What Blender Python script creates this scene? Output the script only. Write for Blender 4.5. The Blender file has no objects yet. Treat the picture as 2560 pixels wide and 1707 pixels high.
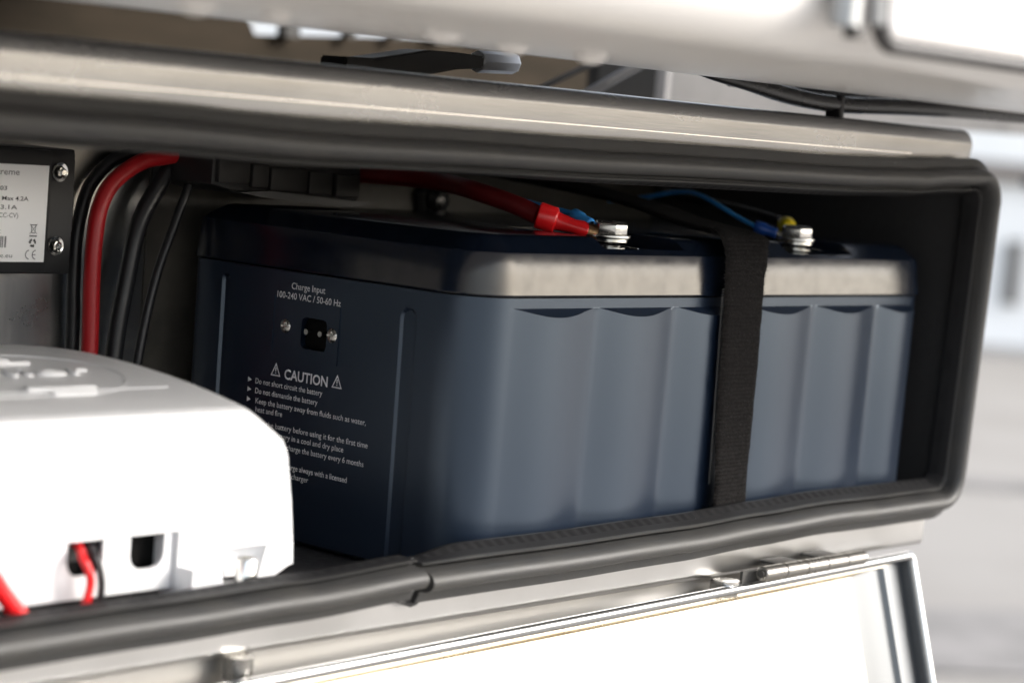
import bpy, bmesh, math, random
from mathutils import Vector, Matrix, noise
random.seed(7)
SC = bpy.context.scene
COL = SC.collection
R_ = math.radians

# ------------------------------------------------------------------ camera
cam_d = bpy.data.cameras.new("camera")
cam = bpy.data.objects.new("camera", cam_d)
COL.objects.link(cam)
rt = Vector((0.653808, -0.752395, 0.080227))
fw = Vector((0.756459, 0.647504, -0.092239))
up = Vector((0.017453, 0.120995, 0.992500))
M = Matrix((rt, up, -fw)).transposed().to_4x4()
M.translation = Vector((-0.686216, -0.606851, 0.068497))
cam.matrix_world = M
cam_d.sensor_width = 36.0
cam_d.lens = 80.70
cam_d.clip_start = 0.01
cam_d.clip_end = 300
cam_d.dof.use_dof = True
cam_d.dof.focus_distance = 0.985
cam_d.dof.aperture_fstop = 7.2
SC.camera = cam

# ------------------------------------------------------------------ sky, sun, exposure
SUN_EL, SUN_AZ = R_(31), R_(140)          # azimuth measured clockwise from +Y
world = bpy.data.worlds.new("World"); SC.world = world
world.use_nodes = True
wn = world.node_tree; wn.nodes.clear()
sky = wn.nodes.new("ShaderNodeTexSky"); sky.sky_type = 'NISHITA'
sky.sun_disc = False; sky.sun_elevation = SUN_EL; sky.sun_rotation = SUN_AZ
sky.air_density = 1.0; sky.dust_density = 3.0; sky.ozone_density = 1.0
hs = wn.nodes.new("ShaderNodeHueSaturation"); hs.inputs['Saturation'].default_value = 0.42
bg = wn.nodes.new("ShaderNodeBackground"); bg.inputs['Strength'].default_value = 0.15
wo = wn.nodes.new("ShaderNodeOutputWorld")
wn.links.new(sky.outputs[0], hs.inputs['Color']); wn.links.new(hs.outputs[0], bg.inputs['Color'])
wn.links.new(bg.outputs[0], wo.inputs['Surface'])
sun_d = bpy.data.lights.new("sun", 'SUN'); sun_d.energy = 1.2; sun_d.angle = R_(14); sun_d.color = (1, .96, .9)
sun = bpy.data.objects.new("sun", sun_d); COL.objects.link(sun)
sd = Vector((math.sin(SUN_AZ)*math.cos(SUN_EL), math.cos(SUN_AZ)*math.cos(SUN_EL), math.sin(SUN_EL)))
sun.rotation_euler = sd.to_track_quat('Z', 'Y').to_euler()
SC.view_settings.view_transform = 'Standard'
SC.view_settings.look = 'None'
SC.view_settings.exposure = 1.70
SC.view_settings.gamma = 1.0
SC.cycles.use_denoising = True
SC.cycles.max_bounces = 10
SC.cycles.sample_clamp_indirect = 6

# ------------------------------------------------------------------ materials
def mat(name, col, rough=.5, metal=0., spec=.5, n_scale=0, n_bump=0, n_col=0, col2=None, r_var=0,
        stretch=(1, 1, 1), detail=6, bump_dist=.0005, coat=0, sheen=0, aniso=0, ramp=(.35, .65)):
    m = bpy.data.materials.new(name); m.use_nodes = True
    nt = m.node_tree; b = nt.nodes['Principled BSDF']
    b.inputs['Base Color'].default_value = (*col, 1)
    b.inputs['Roughness'].default_value = rough
    b.inputs['Metallic'].default_value = metal
    b.inputs['Specular IOR Level'].default_value = spec
    if coat: b.inputs['Coat Weight'].default_value = coat; b.inputs['Coat Roughness'].default_value = .15
    if sheen: b.inputs['Sheen Weight'].default_value = sheen; b.inputs['Sheen Roughness'].default_value = .5
    if aniso: b.inputs['Anisotropic'].default_value = aniso
    if n_scale:
        tc = nt.nodes.new('ShaderNodeTexCoord'); mp = nt.nodes.new('ShaderNodeMapping')
        mp.inputs['Scale'].default_value = stretch
        nz = nt.nodes.new('ShaderNodeTexNoise'); nz.inputs['Scale'].default_value = n_scale
        nz.inputs['Detail'].default_value = detail; nz.inputs['Roughness'].default_value = .6
        nt.links.new(tc.outputs['Object'], mp.inputs[0]); nt.links.new(mp.outputs[0], nz.inputs['Vector'])
        if n_bump:
            bp = nt.nodes.new('ShaderNodeBump'); bp.inputs['Strength'].default_value = n_bump
            bp.inputs['Distance'].default_value = bump_dist
            nt.links.new(nz.outputs['Fac'], bp.inputs['Height']); nt.links.new(bp.outputs[0], b.inputs['Normal'])
        if col2:
            rp = nt.nodes.new('ShaderNodeValToRGB')
            rp.color_ramp.elements[0].position = ramp[0]; rp.color_ramp.elements[0].color = (*col, 1)
            rp.color_ramp.elements[1].position = ramp[1]; rp.color_ramp.elements[1].color = (*col2, 1)
            nt.links.new(nz.outputs['Fac'], rp.inputs[0]); nt.links.new(rp.outputs[0], b.inputs['Base Color'])
        if r_var:
            mr = nt.nodes.new('ShaderNodeMapRange')
            mr.inputs['From Min'].default_value = .3; mr.inputs['From Max'].default_value = .7
            mr.inputs['To Min'].default_value = max(0, rough-r_var); mr.inputs['To Max'].default_value = rough+r_var
            nt.links.new(nz.outputs['Fac'], mr.inputs[0]); nt.links.new(mr.outputs[0], b.inputs['Roughness'])
    return m

def add_bump(m, scale, strength, dist, stretch=(1, 1, 1), wave=None):
    """a second, finer relief stacked on the first"""
    nt = m.node_tree; b = nt.nodes['Principled BSDF']
    tc = nt.nodes.new('ShaderNodeTexCoord'); mp = nt.nodes.new('ShaderNodeMapping'); mp.inputs['Scale'].default_value = stretch
    if wave:
        t = nt.nodes.new('ShaderNodeTexWave'); t.bands_direction = wave; t.inputs['Scale'].default_value = scale
        t.inputs['Distortion'].default_value = 2.5; t.inputs['Detail'].default_value = 3
    else:
        t = nt.nodes.new('ShaderNodeTexNoise'); t.inputs['Scale'].default_value = scale; t.inputs['Detail'].default_value = 4
    bp = nt.nodes.new('ShaderNodeBump'); bp.inputs['Strength'].default_value = strength; bp.inputs['Distance'].default_value = dist
    nt.links.new(tc.outputs['Object'], mp.inputs[0]); nt.links.new(mp.outputs[0], t.inputs['Vector'])
    nt.links.new(t.outputs['Fac'], bp.inputs['Height'])
    if b.inputs['Normal'].links:
        nt.links.new(b.inputs['Normal'].links[0].from_socket, bp.inputs['Normal'])
    nt.links.new(bp.outputs[0], b.inputs['Normal'])

def add_specks(m, scale, col, size=.03, amount=1.0):
    """scattered dust specks (small bright voronoi cores)"""
    nt = m.node_tree; b = nt.nodes['Principled BSDF']
    tc = nt.nodes.new('ShaderNodeTexCoord'); v = nt.nodes.new('ShaderNodeTexVoronoi'); v.inputs['Scale'].default_value = scale
    lt = nt.nodes.new('ShaderNodeMath'); lt.operation = 'LESS_THAN'; lt.inputs[1].default_value = size
    wn_ = nt.nodes.new('ShaderNodeTexWhiteNoise'); wn_.noise_dimensions = '3D'
    gt = nt.nodes.new('ShaderNodeMath'); gt.operation = 'GREATER_THAN'; gt.inputs[1].default_value = 1-amount
    mu = nt.nodes.new('ShaderNodeMath'); mu.operation = 'MULTIPLY'
    nt.links.new(tc.outputs['Object'], v.inputs['Vector']); nt.links.new(v.outputs['Distance'], lt.inputs[0])
    nt.links.new(v.outputs['Position'], wn_.inputs['Vector']); nt.links.new(wn_.outputs['Value'], gt.inputs[0])
    nt.links.new(lt.outputs[0], mu.inputs[0]); nt.links.new(gt.outputs[0], mu.inputs[1])
    mx = nt.nodes.new('ShaderNodeMix'); mx.data_type = 'RGBA'
    nt.links.new(mu.outputs[0], mx.inputs[0])
    s = b.inputs['Base Color']
    if s.links: nt.links.new(s.links[0].from_socket, mx.inputs[6])
    else: mx.inputs[6].default_value = s.default_value
    mx.inputs[7].default_value = (*col, 1)
    nt.links.new(mx.outputs[2], s)

RUB = mat('rubber_black', (.028, .028, .0285), .53, spec=.5, n_scale=60, r_var=.05, n_bump=.06, bump_dist=.0003, col2=(.038, .037, .035))
add_bump(RUB, 1600, .35, .0003); add_specks(RUB, 150, (.4, .4, .4), .035, .10)
RUBI = mat('rubber_ribbed', (.007, .007, .008), .7, spec=.2, n_scale=80, n_bump=.3, col2=(.013, .013, .014))
add_bump(RUBI, 48, .45, .0007, wave='X'); add_specks(RUBI, 200, (.4, .4, .4), .05, .1)
STEEL = mat('stainless_steel', (.34, .338, .335), .25, metal=1, n_scale=9, n_bump=.02, bump_dist=.0004, r_var=.05, stretch=(1, 3, 3), col2=(.38, .377, .37))
add_bump(STEEL, 900, .10, .0002, stretch=(.06, 1, 1)); add_specks(STEEL, 70, (.08, .05, .03), .035, .12)
STEELW = mat('steel_walls', (.32, .32, .325), .36, metal=1, n_scale=16, n_bump=.25, bump_dist=.0006, r_var=.10, ramp=(.42, .58), col2=(.50, .48, .44))
add_bump(STEELW, 500, .2, .0003, stretch=(1, 1, .08))
STEELD = mat('unlit_steel', (.028, .028, .030), .6, n_scale=300, n_bump=.3, r_var=.08)  # interior steel given a dark colour for the unlit box
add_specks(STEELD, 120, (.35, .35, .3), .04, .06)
LIDM = mat('lid_polished', (.42, .385, .32), .28, metal=1, n_scale=7, r_var=.06, n_bump=.25, bump_dist=.001, col2=(.52, .485, .42))
add_bump(LIDM, 500, .15, .0002, stretch=(.05, 1, 1))
LIDE = mat('lid_edge', (.50, .51, .52), .16, metal=1, n_scale=40, r_var=.04)
NAVY = mat('battery_navy', (.0055, .0108, .0235), .31, spec=1.0, n_scale=9, r_var=.02, detail=1)
NAVYL = mat('battery_lid', (.0045, .0080, .0165), .19, spec=.50, n_scale=110, r_var=.05, n_bump=.22, bump_dist=.00012, detail=3)
PRINT = mat('print_white', (.80, .81, .84), .5, n_scale=300, col2=(.60, .62, .66))
WHITE = mat('white_plastic', (.80, .80, .81), .38, n_scale=200, n_bump=.05, bump_dist=.0002)
BLACKP = mat('black_plastic', (.008, .008, .009), .48, n_scale=400, n_bump=.2, bump_dist=.0002)
HOLE = mat('socket_black', (.003, .003, .003), .6, spec=.1)
CHROME = mat('nickel_plate', (.72, .71, .68), .16, metal=1, n_scale=200, r_var=.05)
BOLTM = mat('zinc_bolt', (.66, .65, .62), .22, metal=1, n_scale=300, r_var=.08, n_bump=.1, bump_dist=.0001)
REDC = mat('red_cable', (.42, .010, .014), .40, n_scale=80, r_var=.06, n_bump=.1)
REDD = mat('red_shaded', (.16, .006, .008), .45, n_scale=80, r_var=.06)  # red cable darkened to carry the shade inside the box
REDB = mat('red_bright', (.78, .012, .016), .30, spec=.6)
BLKC = mat('black_cable', (.014, .014, .016), .38, n_scale=80, r_var=.08, n_bump=.1)
BLUEC = mat('blue_wire', (.06, .40, 1.0), .35)
BLUED = mat('blue_crimp', (.008, .05, .24), .3)
YELL = mat('yellow_crimp', (.72, .55, .01), .3)
COPPER = mat('copper', (.50, .30, .16), .35, metal=1, n_scale=600, n_bump=.5)
LABEL = mat('label_white', (.88, .88, .88), .42, n_scale=30, r_var=.05)
INK = mat('label_ink', (.17, .17, .18), .6)
INKD = mat('label_ink_dark', (.05, .05, .055), .6)
BODY = mat('white_body', (.80, .78, .76), .30, n_scale=5, r_var=.05, n_bump=.05, coat=.3)
PANEL = mat('cream_panel', (.80, .77, .74), .35, n_scale=6, col2=(.82, .80, .80))
GASK = mat('gasket', (.03, .028, .028), .5)
BROWN = mat('brown_board', (.024, .018, .011), .8, spec=.15, n_scale=12, n_bump=.4, col2=(.038, .028, .018), stretch=(1, 1, 4))
GREYP = mat('grey_plate', (.48, .465, .45), .5, metal=.3, n_scale=14, r_var=.1, col2=(.34, .33, .32))
DARKP = mat('dark_underbody', (.05, .048, .045), .7, n_scale=30, n_bump=.3)
GROUND = mat('concrete', (.190, .178, .165), .85, n_scale=1.6, col2=(.228, .216, .202), n_bump=.3, bump_dist=.004, ramp=(.3, .6))
add_specks(GROUND, 6, (.12, .12, .12), .05, .3)
ASPH_SHADE = mat('asphalt_and_shadow', (.13, .125, .12), .9, n_scale=9, col2=(.20, .19, .185), n_bump=.4, bump_dist=.004)  # also colours the painted ground shadow
WALLW = mat('white_render', (.78, .80, .80), .7, n_scale=3, col2=(.82, .83, .83))
PANE = mat('grey_glass', (.12, .115, .11), .3, n_scale=2)
SAND = mat('sand_wall', (.50, .36, .21), .85, n_scale=4, col2=(.66, .50, .30), n_bump=.4, bump_dist=.01)
CABLEU = mat('loom_black', (.016, .016, .017), .28, n_scale=40, r_var=.08)

NAVYL.node_tree.nodes['Principled BSDF'].inputs['Specular Tint'].default_value = (1.0, .93, .82, 1)  # warm tint paints the surroundings' reflected light onto the lid
NAVY.node_tree.nodes['Principled BSDF'].inputs['Specular Tint'].default_value = (.68, .83, 1.0, 1)  # blue tint paints reflected sky colour onto the case
# strap fabric: cross-wise weave and fuzz
STRAP = mat('strap_fabric', (.0035, .0032, .0032), .95, spec=.1, n_scale=700, n_bump=.9, bump_dist=.0006, col2=(.011, .010, .0098))
add_bump(STRAP, 170, .45, .0007, wave='Z', stretch=(.3, .5, 1))
add_specks(STRAP, 260, (.25, .24, .23), .06, .05)

# ------------------------------------------------------------------ helpers
def finish(me, m, smooth=True, ang=35):
    for mm in (m if isinstance(m, (list, tuple)) else [m]): me.materials.append(mm)
    if smooth:
        me.polygons.foreach_set('use_smooth', [True]*len(me.polygons))
        me.set_sharp_from_angle(angle=R_(ang))
    me.update()

def link(name, me, parent=None):
    o = bpy.data.objects.new(name, me); COL.objects.link(o)
    if parent is not None: o.parent = parent; o.matrix_parent_inverse = parent.matrix_world.inverted()
    return o

def bm_obj(name, bm, m, parent=None, smooth=True, ang=35, recalc=True):
    if recalc: bmesh.ops.recalc_face_normals(bm, faces=bm.faces)
    me = bpy.data.meshes.new(name); bm.to_mesh(me); bm.free()
    finish(me, m, smooth, ang)
    return link(name, me, parent)

def thing(name, label, cat, loc=(0, 0, 0), group=None):
    o = bpy.data.objects.new(name, None); COL.objects.link(o); o.location = loc; o.empty_display_size = .02
    bpy.context.view_layer.update()
    o['label'] = label; o['category'] = cat
    if group: o['group'] = group
    return o

def tag(o, label, cat, group=None):
    o['label'] = label; o['category'] = cat
    if group: o['group'] = group
    return o

def structure(o): o['kind'] = 'structure'; return o

def box_bm(lo, hi, bev=0, seg=2, bm=None):
    own = bm is None
    b2 = bmesh.new()
    r = bmesh.ops.create_cube(b2, size=1)
    for v in b2.verts:
        v.co = Vector([lo[i]+(v.co[i]+.5)*(hi[i]-lo[i]) for i in range(3)])
    if bev: bmesh.ops.bevel(b2, geom=b2.edges[:], offset=bev, segments=seg, profile=.5, affect='EDGES')
    if own: return b2
    join(bm, b2); return bm

def join(bm, b2, mi=None):
    vm = {v: bm.verts.new(v.co) for v in b2.verts}
    for f in b2.faces:
        nf = bm.faces.new([vm[v] for v in f.verts]); nf.material_index = f.material_index if mi is None else mi
    b2.free()

def box(name, lo, hi, m, parent=None, bev=0, seg=2):
    return bm_obj(name, box_bm(lo, hi, bev, seg), m, parent)

def catmull(pts, n=10):
    P = [Vector(p) for p in pts]; out = []
    E_ = [P[0]*2-P[1]]+P+[P[-1]*2-P[-2]]
    for i in range(1, len(E_)-2):
        a, b, c, d = E_[i-1:i+3]
        for k in range(n):
            t = k/n
            out.append(.5*((2*b)+(c-a)*t+(2*a-5*b+4*c-d)*t*t+(3*b-a-3*c+d)*t**3))
    out.append(P[-1]); return out

def tube_bm(pts, r, seg=18, n=10, raw=False, bm=None):
    P = pts if raw else catmull(pts, n)
    rs = r if callable(r) else (lambda t: r)
    own = bm is None
    if own: bm = bmesh.new()
    prev = None; rings = []
    u = None
    for i, p in enumerate(P):
        t = (P[min(i+1, len(P)-1)]-P[max(i-1, 0)]).normalized()
        if u is None: u = t.orthogonal().normalized()
        else: u = (u-t*u.dot(t)).normalized()
        w = t.cross(u); rr = rs(i/(len(P)-1))
        rings.append([bm.verts.new(p+(u*math.cos(a)+w*math.sin(a))*rr) for a in [2*math.pi*k/seg for k in range(seg)]])
    for a, b in zip(rings, rings[1:]):
        for k in range(seg): bm.faces.new((a[k], a[(k+1) % seg], b[(k+1) % seg], b[k]))
    bm.faces.new(rings[0][::-1]); bm.faces.new(rings[-1])
    return bm

def tube(name, pts, r, m, parent=None, seg=18, n=10, raw=False):
    return bm_obj(name, tube_bm(pts, r, seg, n, raw), m, parent)

def lathe_bm(prof, origin, axis=(0, 0, 1), seg=32, bm=None):
    """prof = (radius, height) pairs along axis"""
    ax = Vector(axis).normalized(); u = ax.orthogonal().normalized(); w = ax.cross(u); o = Vector(origin)
    if bm is None: bm = bmesh.new()
    rings = []
    for r, h in prof:
        if r < 1e-7: rings.append([bm.verts.new(o+ax*h)])
        else: rings.append([bm.verts.new(o+ax*h+(u*math.cos(a)+w*math.sin(a))*r) for a in [2*math.pi*k/seg for k in range(seg)]])
    for a, b in zip(rings, rings[1:]):
        for k in range(seg):
            if len(a) == 1 and len(b) == 1: continue
            if len(a) == 1: bm.faces.new((a[0], b[(k+1) % seg], b[k]))
            elif len(b) == 1: bm.faces.new((a[k], a[(k+1) % seg], b[0]))
            else: bm.faces.new((a[k], a[(k+1) % seg], b[(k+1) % seg], b[k]))
    if len(rings[0]) > 1: bm.faces.new(rings[0][::-1])
    if len(rings[-1]) > 1: bm.faces.new(rings[-1])
    return bm

def lathe(name, prof, origin, m, parent=None, axis=(0, 0, 1), seg=32, ang=35):
    return bm_obj(name, lathe_bm(prof, origin, axis, seg), m, parent, ang=ang)

def prism_bm(poly, d0, d1, axis, bm=None):
    """poly in the two other axes; extruded along axis from d0 to d1"""
    if bm is None: bm = bmesh.new()
    def P(a, b, d):
        return {'x': (d, a, b), 'y': (a, d, b), 'z': (a, b, d)}[axis]
    A = [bm.verts.new(P(a, b, d0)) for a, b in poly]; B = [bm.verts.new(P(a, b, d1)) for a, b in poly]
    n = len(poly)
    for i in range(n): bm.faces.new((A[i], A[(i+1) % n], B[(i+1) % n], B[i]))
    bm.faces.new(A[::-1]); bm.faces.new(B)
    return bm

def prism(name, poly, d0, d1, axis, m, parent=None, bev=0):
    bm = prism_bm(poly, d0, d1, axis)
    if bev: bmesh.ops.bevel(bm, geom=bm.edges[:], offset=bev, segments=2, profile=.5, affect='EDGES')
    return bm_obj(name, bm, m, parent)

def cut(o, cutters):
    """boolean-subtract the given bmeshes, keep the result as plain mesh"""
    tmp = []
    for b in cutters:
        bmesh.ops.recalc_face_normals(b, faces=b.faces)
        me = bpy.data.meshes.new('tmp'); b.to_mesh(me); b.free()
        c = bpy.data.objects.new('tmp', me); COL.objects.link(c); tmp.append(c)
        md = o.modifiers.new('b', 'BOOLEAN'); md.operation = 'DIFFERENCE'; md.solver = 'EXACT'; md.object = c
    dg = bpy.context.evaluated_depsgraph_get()
    me = bpy.data.meshes.new_from_object(o.evaluated_get(dg))
    o.modifiers.clear(); old = o.data; o.data = me; bpy.data.meshes.remove(old)
    for c in tmp:
        mm = c.data; bpy.data.objects.remove(c); bpy.data.meshes.remove(mm)
    me.polygons.foreach_set('use_smooth', [True]*len(me.polygons)); me.set_sharp_from_angle(angle=R_(28))
    return o

def bevel_mod(o, w, seg=2, ang=40):
    md = o.modifiers.new('bev', 'BEVEL'); md.width = w; md.segments = seg; md.limit_method = 'ANGLE'; md.angle_limit = R_(ang)
    dg = bpy.context.evaluated_depsgraph_get()
    me = bpy.data.meshes.new_from_object(o.evaluated_get(dg)); o.modifiers.clear(); o.data = me
    me.polygons.foreach_set('use_smooth', [True]*len(me.polygons)); me.set_sharp_from_angle(angle=R_(40))
    return o

def text(name, s, m, fn, parent=None, height=None, width=None, right=None, left=0, extr=0, bold=0):
    """s as a mesh; cap height 'height', total width 'width'; starts at 'left' or ends at 'right' (text u axis); fn(u, v, w) -> point"""
    cu = bpy.data.curves.new('t', 'FONT'); cu.body = s; cu.size = 1; cu.extrude = extr; cu.offset = bold; cu.resolution_u = 3
    o = bpy.data.objects.new('t', cu); COL.objects.link(o)
    dg = bpy.context.evaluated_depsgraph_get(); me = bpy.data.meshes.new_from_object(o.evaluated_get(dg))
    bpy.data.objects.remove(o); bpy.data.curves.remove(cu)
    xs = [v.co.x for v in me.vertices]; x0, x1 = min(xs), max(xs)
    sy = height/.70 if height else 1
    sx = width/(x1-x0) if width else sy
    off = left if right is None else right-(x1-x0)*sx
    for v in me.vertices:
        v.co = Vector(fn(off+(v.co.x-x0)*sx, v.co.y*sy, v.co.z))
    me.materials.clear(); me.materials.append(m); me.name = name; me.update()
    return link(name, me, parent)

def smooth01(t): t = max(0., min(1., t)); return t*t*(3-2*t)

def sweep_xz(path, prof, caps=True, mat_idx=None, lift=None):
    """path: list of (X, Z, dy, dn); prof: list of (n, y); outward = right of travel"""
    bm = bmesh.new(); rings = []
    n = len(path)
    for i, (x, z, dy, dn) in enumerate(path):
        a = path[max(i-1, 0)]; b = path[min(i+1, n-1)]
        t = Vector((b[0]-a[0], b[1]-a[1])).normalized(); nx, nz = t.y, -t.x
        L_ = lift(x, z) if lift else 0
        row = []
        for pi, (pn, py) in enumerate(prof):
            q = pn+dn-(L_*(1, 1, .95, .45, .1)[pi] if pi < 5 else 0)
            row.append(bm.verts.new((x+nx*q, py+dy, z+nz*q)))
        rings.append(row)
    k = len(prof)
    for a, b in zip(rings, rings[1:]):
        for j in range(k):
            f = bm.faces.new((a[j], a[(j+1) % k], b[(j+1) % k], b[j]))
            if mat_idx: f.material_index = mat_idx[j]
    if caps: bm.faces.new(rings[0][::-1]); bm.faces.new(rings[-1])
    return bm

# ------------------------------------------------------------------ setting: ground, far building
bm = bmesh.new()
bmesh.ops.create_grid(bm, x_segments=40, y_segments=40, size=80)
for v in bm.verts: v.co.z = -.65
structure(bm_obj('ground', bm, GROUND))
# asphalted patch and a painted shadow laid on the concrete
def patch(name, c, rx, ry, rot, m, z):
    bm = bmesh.new(); vs = []
    for k in range(40):
        a = 2*math.pi*k/40; r = 1+.18*noise.noise(Vector((math.cos(a)*1.7, math.sin(a)*1.7, c[0])))
        x, y = math.cos(a)*rx*r, math.sin(a)*ry*r
        vs.append(bm.verts.new((c[0]+x*math.cos(rot)-y*math.sin(rot), c[1]+x*math.sin(rot)+y*math.cos(rot), z)))
    bm.faces.new(vs)
    return bm_obj(name, bm, m, smooth=False)
structure(patch('asphalt_shadow_patch', (2.48, 1.02), .55, .22, R_(-40), ASPH_SHADE, -.646))
structure(patch('asphalt_shadow_patch', (4.02, 1.86), .38, .09, R_(-46), ASPH_SHADE, -.646))  # ground shadow painted as a dark patch

fb = thing('building', 'white building with grey windows, blurred in the background at the right', 'building', (7.35, 3.8, -.65))
ux, uy = math.cos(R_(-52)), math.sin(R_(-52))       # along its front
def fbox(name, u0, u1, d0, d1, z0, z1, m, parent):
    bm = bmesh.new(); nx, ny = -uy, ux
    vs = []
    for z in (z0, z1):
        for (u, d) in ((u0, d0), (u1, d0), (u1, d1), (u0, d1)):
            vs.append(bm.verts.new((7.35+ux*u+nx*d, 3.8+uy*u+ny*d, z)))
    for f in ((3, 2, 1, 0), (4, 5, 6, 7), (0, 1, 5, 4), (1, 2, 6, 5), (2, 3, 7, 6), (3, 0, 4, 7)): bm.faces.new([vs[i] for i in f])
    return bm_obj(name, bm, m, parent, smooth=False)
fbox('wall', -3.0, 2.0, 0, 3, -.65, 2.8, WALLW, fb)
fbox('plinth', -3.0, 2.0, -.06, -.002, -.65, -.62, GREYP, fb)
w = fbox('window', .02, .075, -.03, -.004, -.46, -.21, PANE, fb)
fbox('trim', -3.0, 2.0, -.04, -.004, .01, .09, mat('trim_beige', (.20, .18, .165), .7), fb)
w = fbox('window', .30, .7, -.03, -.004, -.46, -.10, PANE, fb)
tag(tube('hanging_cable', [(1.55, .60, .055), (1.75, .63, .008), (2.0, .60, -.02), (2.4, .5, -.04)], .005, BLKC),
    'thin dark cable hanging in front of the white building', 'cable')

# unseen low wall, added to cut bright horizon sky from the steel band's reflection
yw = thing('reflection_wall', 'unseen low sand coloured wall, added to cut horizon sky from reflections', 'wall', (10, -9, -.65))
box('wall_face', (-6, -9.3, -.65), (30, -9, .20), SAND, yw)
box('coping', (-6.05, -9.35, .202), (30.05, -8.95, .27), SAND, yw)

# ------------------------------------------------------------------ toolbox
tb = thing('steel_toolbox', 'open stainless steel underbody box with black rubber edge seal', 'toolbox', (-.12, .08, -.135))
XR, XL = .3600, -.62
ZT, ZB = .085, -.1185
box('back_wall', (XL, .192, ZB), (XR, .194, ZT-.003), STEELW, tb)
box('falloff_panel', (-.012, .1905, ZB+.001), (XR-.002, .1918, .078), mat('falloff_grey', (.050, .046, .040), .5, n_scale=40, n_bump=.3, col2=(.085, .078, .066)), tb)  # added dark sheet: light falloff on the back wall put into colour
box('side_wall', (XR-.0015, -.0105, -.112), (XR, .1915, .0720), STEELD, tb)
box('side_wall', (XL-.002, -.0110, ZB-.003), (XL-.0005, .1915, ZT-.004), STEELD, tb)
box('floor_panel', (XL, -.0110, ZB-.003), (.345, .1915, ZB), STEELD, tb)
# roof sheet rolls over into the brushed front band above the seal
prof = []
RR = .007
for k in range(9):
    a = math.pi/2*k/8
    prof.append((-.012+RR-RR*math.sin(a)*1.0, ZT+.001-RR+RR*math.cos(a)))
outer = [(.194, ZT+.001)]+prof+[(-.0088, .0570)]
inner = [(-.0073, .0570)]+[(y+.0013, z-.0013) for y, z in prof[::-1]]+[(.194, ZT-.0005)]
bm = bmesh.new(); poly = outer+inner
XB = .3615
st = [XL+.0]+[XL+(XB-.006-XL)*k/40 for k in range(1, 41)]+[XB-.006+.006*math.sin(math.pi/2*k/5) for k in range(1, 6)]
rings = []
for x in st:
    e = max(0, (x-(XB-.006))/.006); s = .006*(1-math.sqrt(max(0, 1-e*e)))
    w = .0004*noise.noise(Vector((x*9, 0, 3)))
    rings.append([bm.verts.new((x, y+s*.9+w, z-(s if z > .07 else 0)+w)) for y, z in poly])
for a, b in zip(rings, rings[1:]):
    for j in range(len(poly)): bm.faces.new((a[j], a[(j+1) % len(poly)], b[(j+1) % len(poly)], b[j]))
bm.faces.new(rings[0]); bm.faces.new(rings[-1][::-1])
bm_obj('front_band', bm, STEEL, tb)
# fine scored line along the band
box('score_line', (XL+.01, -.0113, .0717), (.300, -.0103, .0720), mat('score_bright', (.75, .73, .70), .25, metal=1), tb)
# bottom lip: flat face below the seal, rolled under at its foot
lp = []
for k in range(7):
    a = math.pi/2*k/6
    lp.append((-.0125+.0035*(1-math.cos(a)), -.1242-.0035*math.sin(a)))
outer = [(-.0125, -.104), (-.0125, -.1150)]+lp+[(.02, -.1277)]
inner = [(.02, -.1264), (-.0078, -.1264), (-.0112, -.1235), (-.0112, -.104)]
bm = prism_bm(outer+inner, XL, .345, 'x')
bm_obj('bottom_lip', bm, mat('lip_steel', (.50, .495, .485), .30, metal=1, n_scale=12, r_var=.04, col2=(.56, .555, .55)), tb)
# fixed hinge strip under the lip
strip = mat('strip_polished', (.44, .43, .415), .40, metal=.8, n_scale=7, n_bump=.15, bump_dist=.001, r_var=.03)
bm = bmesh.new()
N = 90
def sheet(off):
    gr = []
    for i in range(N+1):
        x = XL+(.205-XL)*i/N; row = []
        for j in range(9):
            z = -.1279-.026*j/8
            dent = .0035*math.exp(-((x-.125)/.026)**2)*math.exp(-((z+.131)/.010)**2)
            row.append(bm.verts.new((x, -.0055+dent+off, z)))
        gr.append(row)
    return gr
ga, gb = sheet(0), sheet(.0015)
for g, fl in ((ga, 0), (gb, 1)):
    for a, b in zip(g, g[1:]):
        for j in range(8):
            q = (a[j], b[j], b[j+1], a[j+1]); bm.faces.new(q[::-1] if fl else q)
ra = [r[0] for r in ga]+ga[-1][1:]+[r[-1] for r in ga[-2::-1]]+ga[0][-2:0:-1]
rb = [r[0] for r in gb]+gb[-1][1:]+[r[-1] for r in gb[-2::-1]]+gb[0][-2:0:-1]
for j in range(len(ra)): bm.faces.new((ra[j], ra[(j+1) % len(ra)], rb[(j+1) % len(ra)], rb[j]))
bm_obj('hinge_strip', bm, strip, tb)

# rubber edge seal -------------------------------------------------
prof = [(.0004, -.0100), (-.0002, -.0110), (-.0001, -.0125), (.0000, -.0160), (.0001, -.0200), (.0004, -.0212), (.0009, -.0210), (.0011, -.0165), (.0022, -.0160), (.0025, -.0200)]
for k in range(11):                                   # the bulb
    a = math.pi*(k/10)
    prof.append((.0027+.0085*.5*(1-math.cos(a)), -.0205-.0075*math.sin(a)**.85))
prof += [(.0115, -.0200), (.0122, -.0203), (.0160, -.0186), (.0164, -.0174), (.0155, -.0166), (.0120, -.0135), (.0110, -.0128), (.0015, -.0128), (.0005, -.0095)]
midx = [0]*len(prof); midx[2] = 1; midx[3] = 2; midx[1] = 2; midx[0] = 2
topz = [(-.62, .0512), (-.25, .0514), (-.20, .0510), (-.118, .0498), (0, .0503), (.15, .0513), (.23, .0516), (.285, .0528), (.325, .0548), (.36, .056)]
botz = [(-.62, -.1020), (-.25, -.1018), (-.17, -.1012), (-.11, -.0998), (-.0500, -.0974)]
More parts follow.
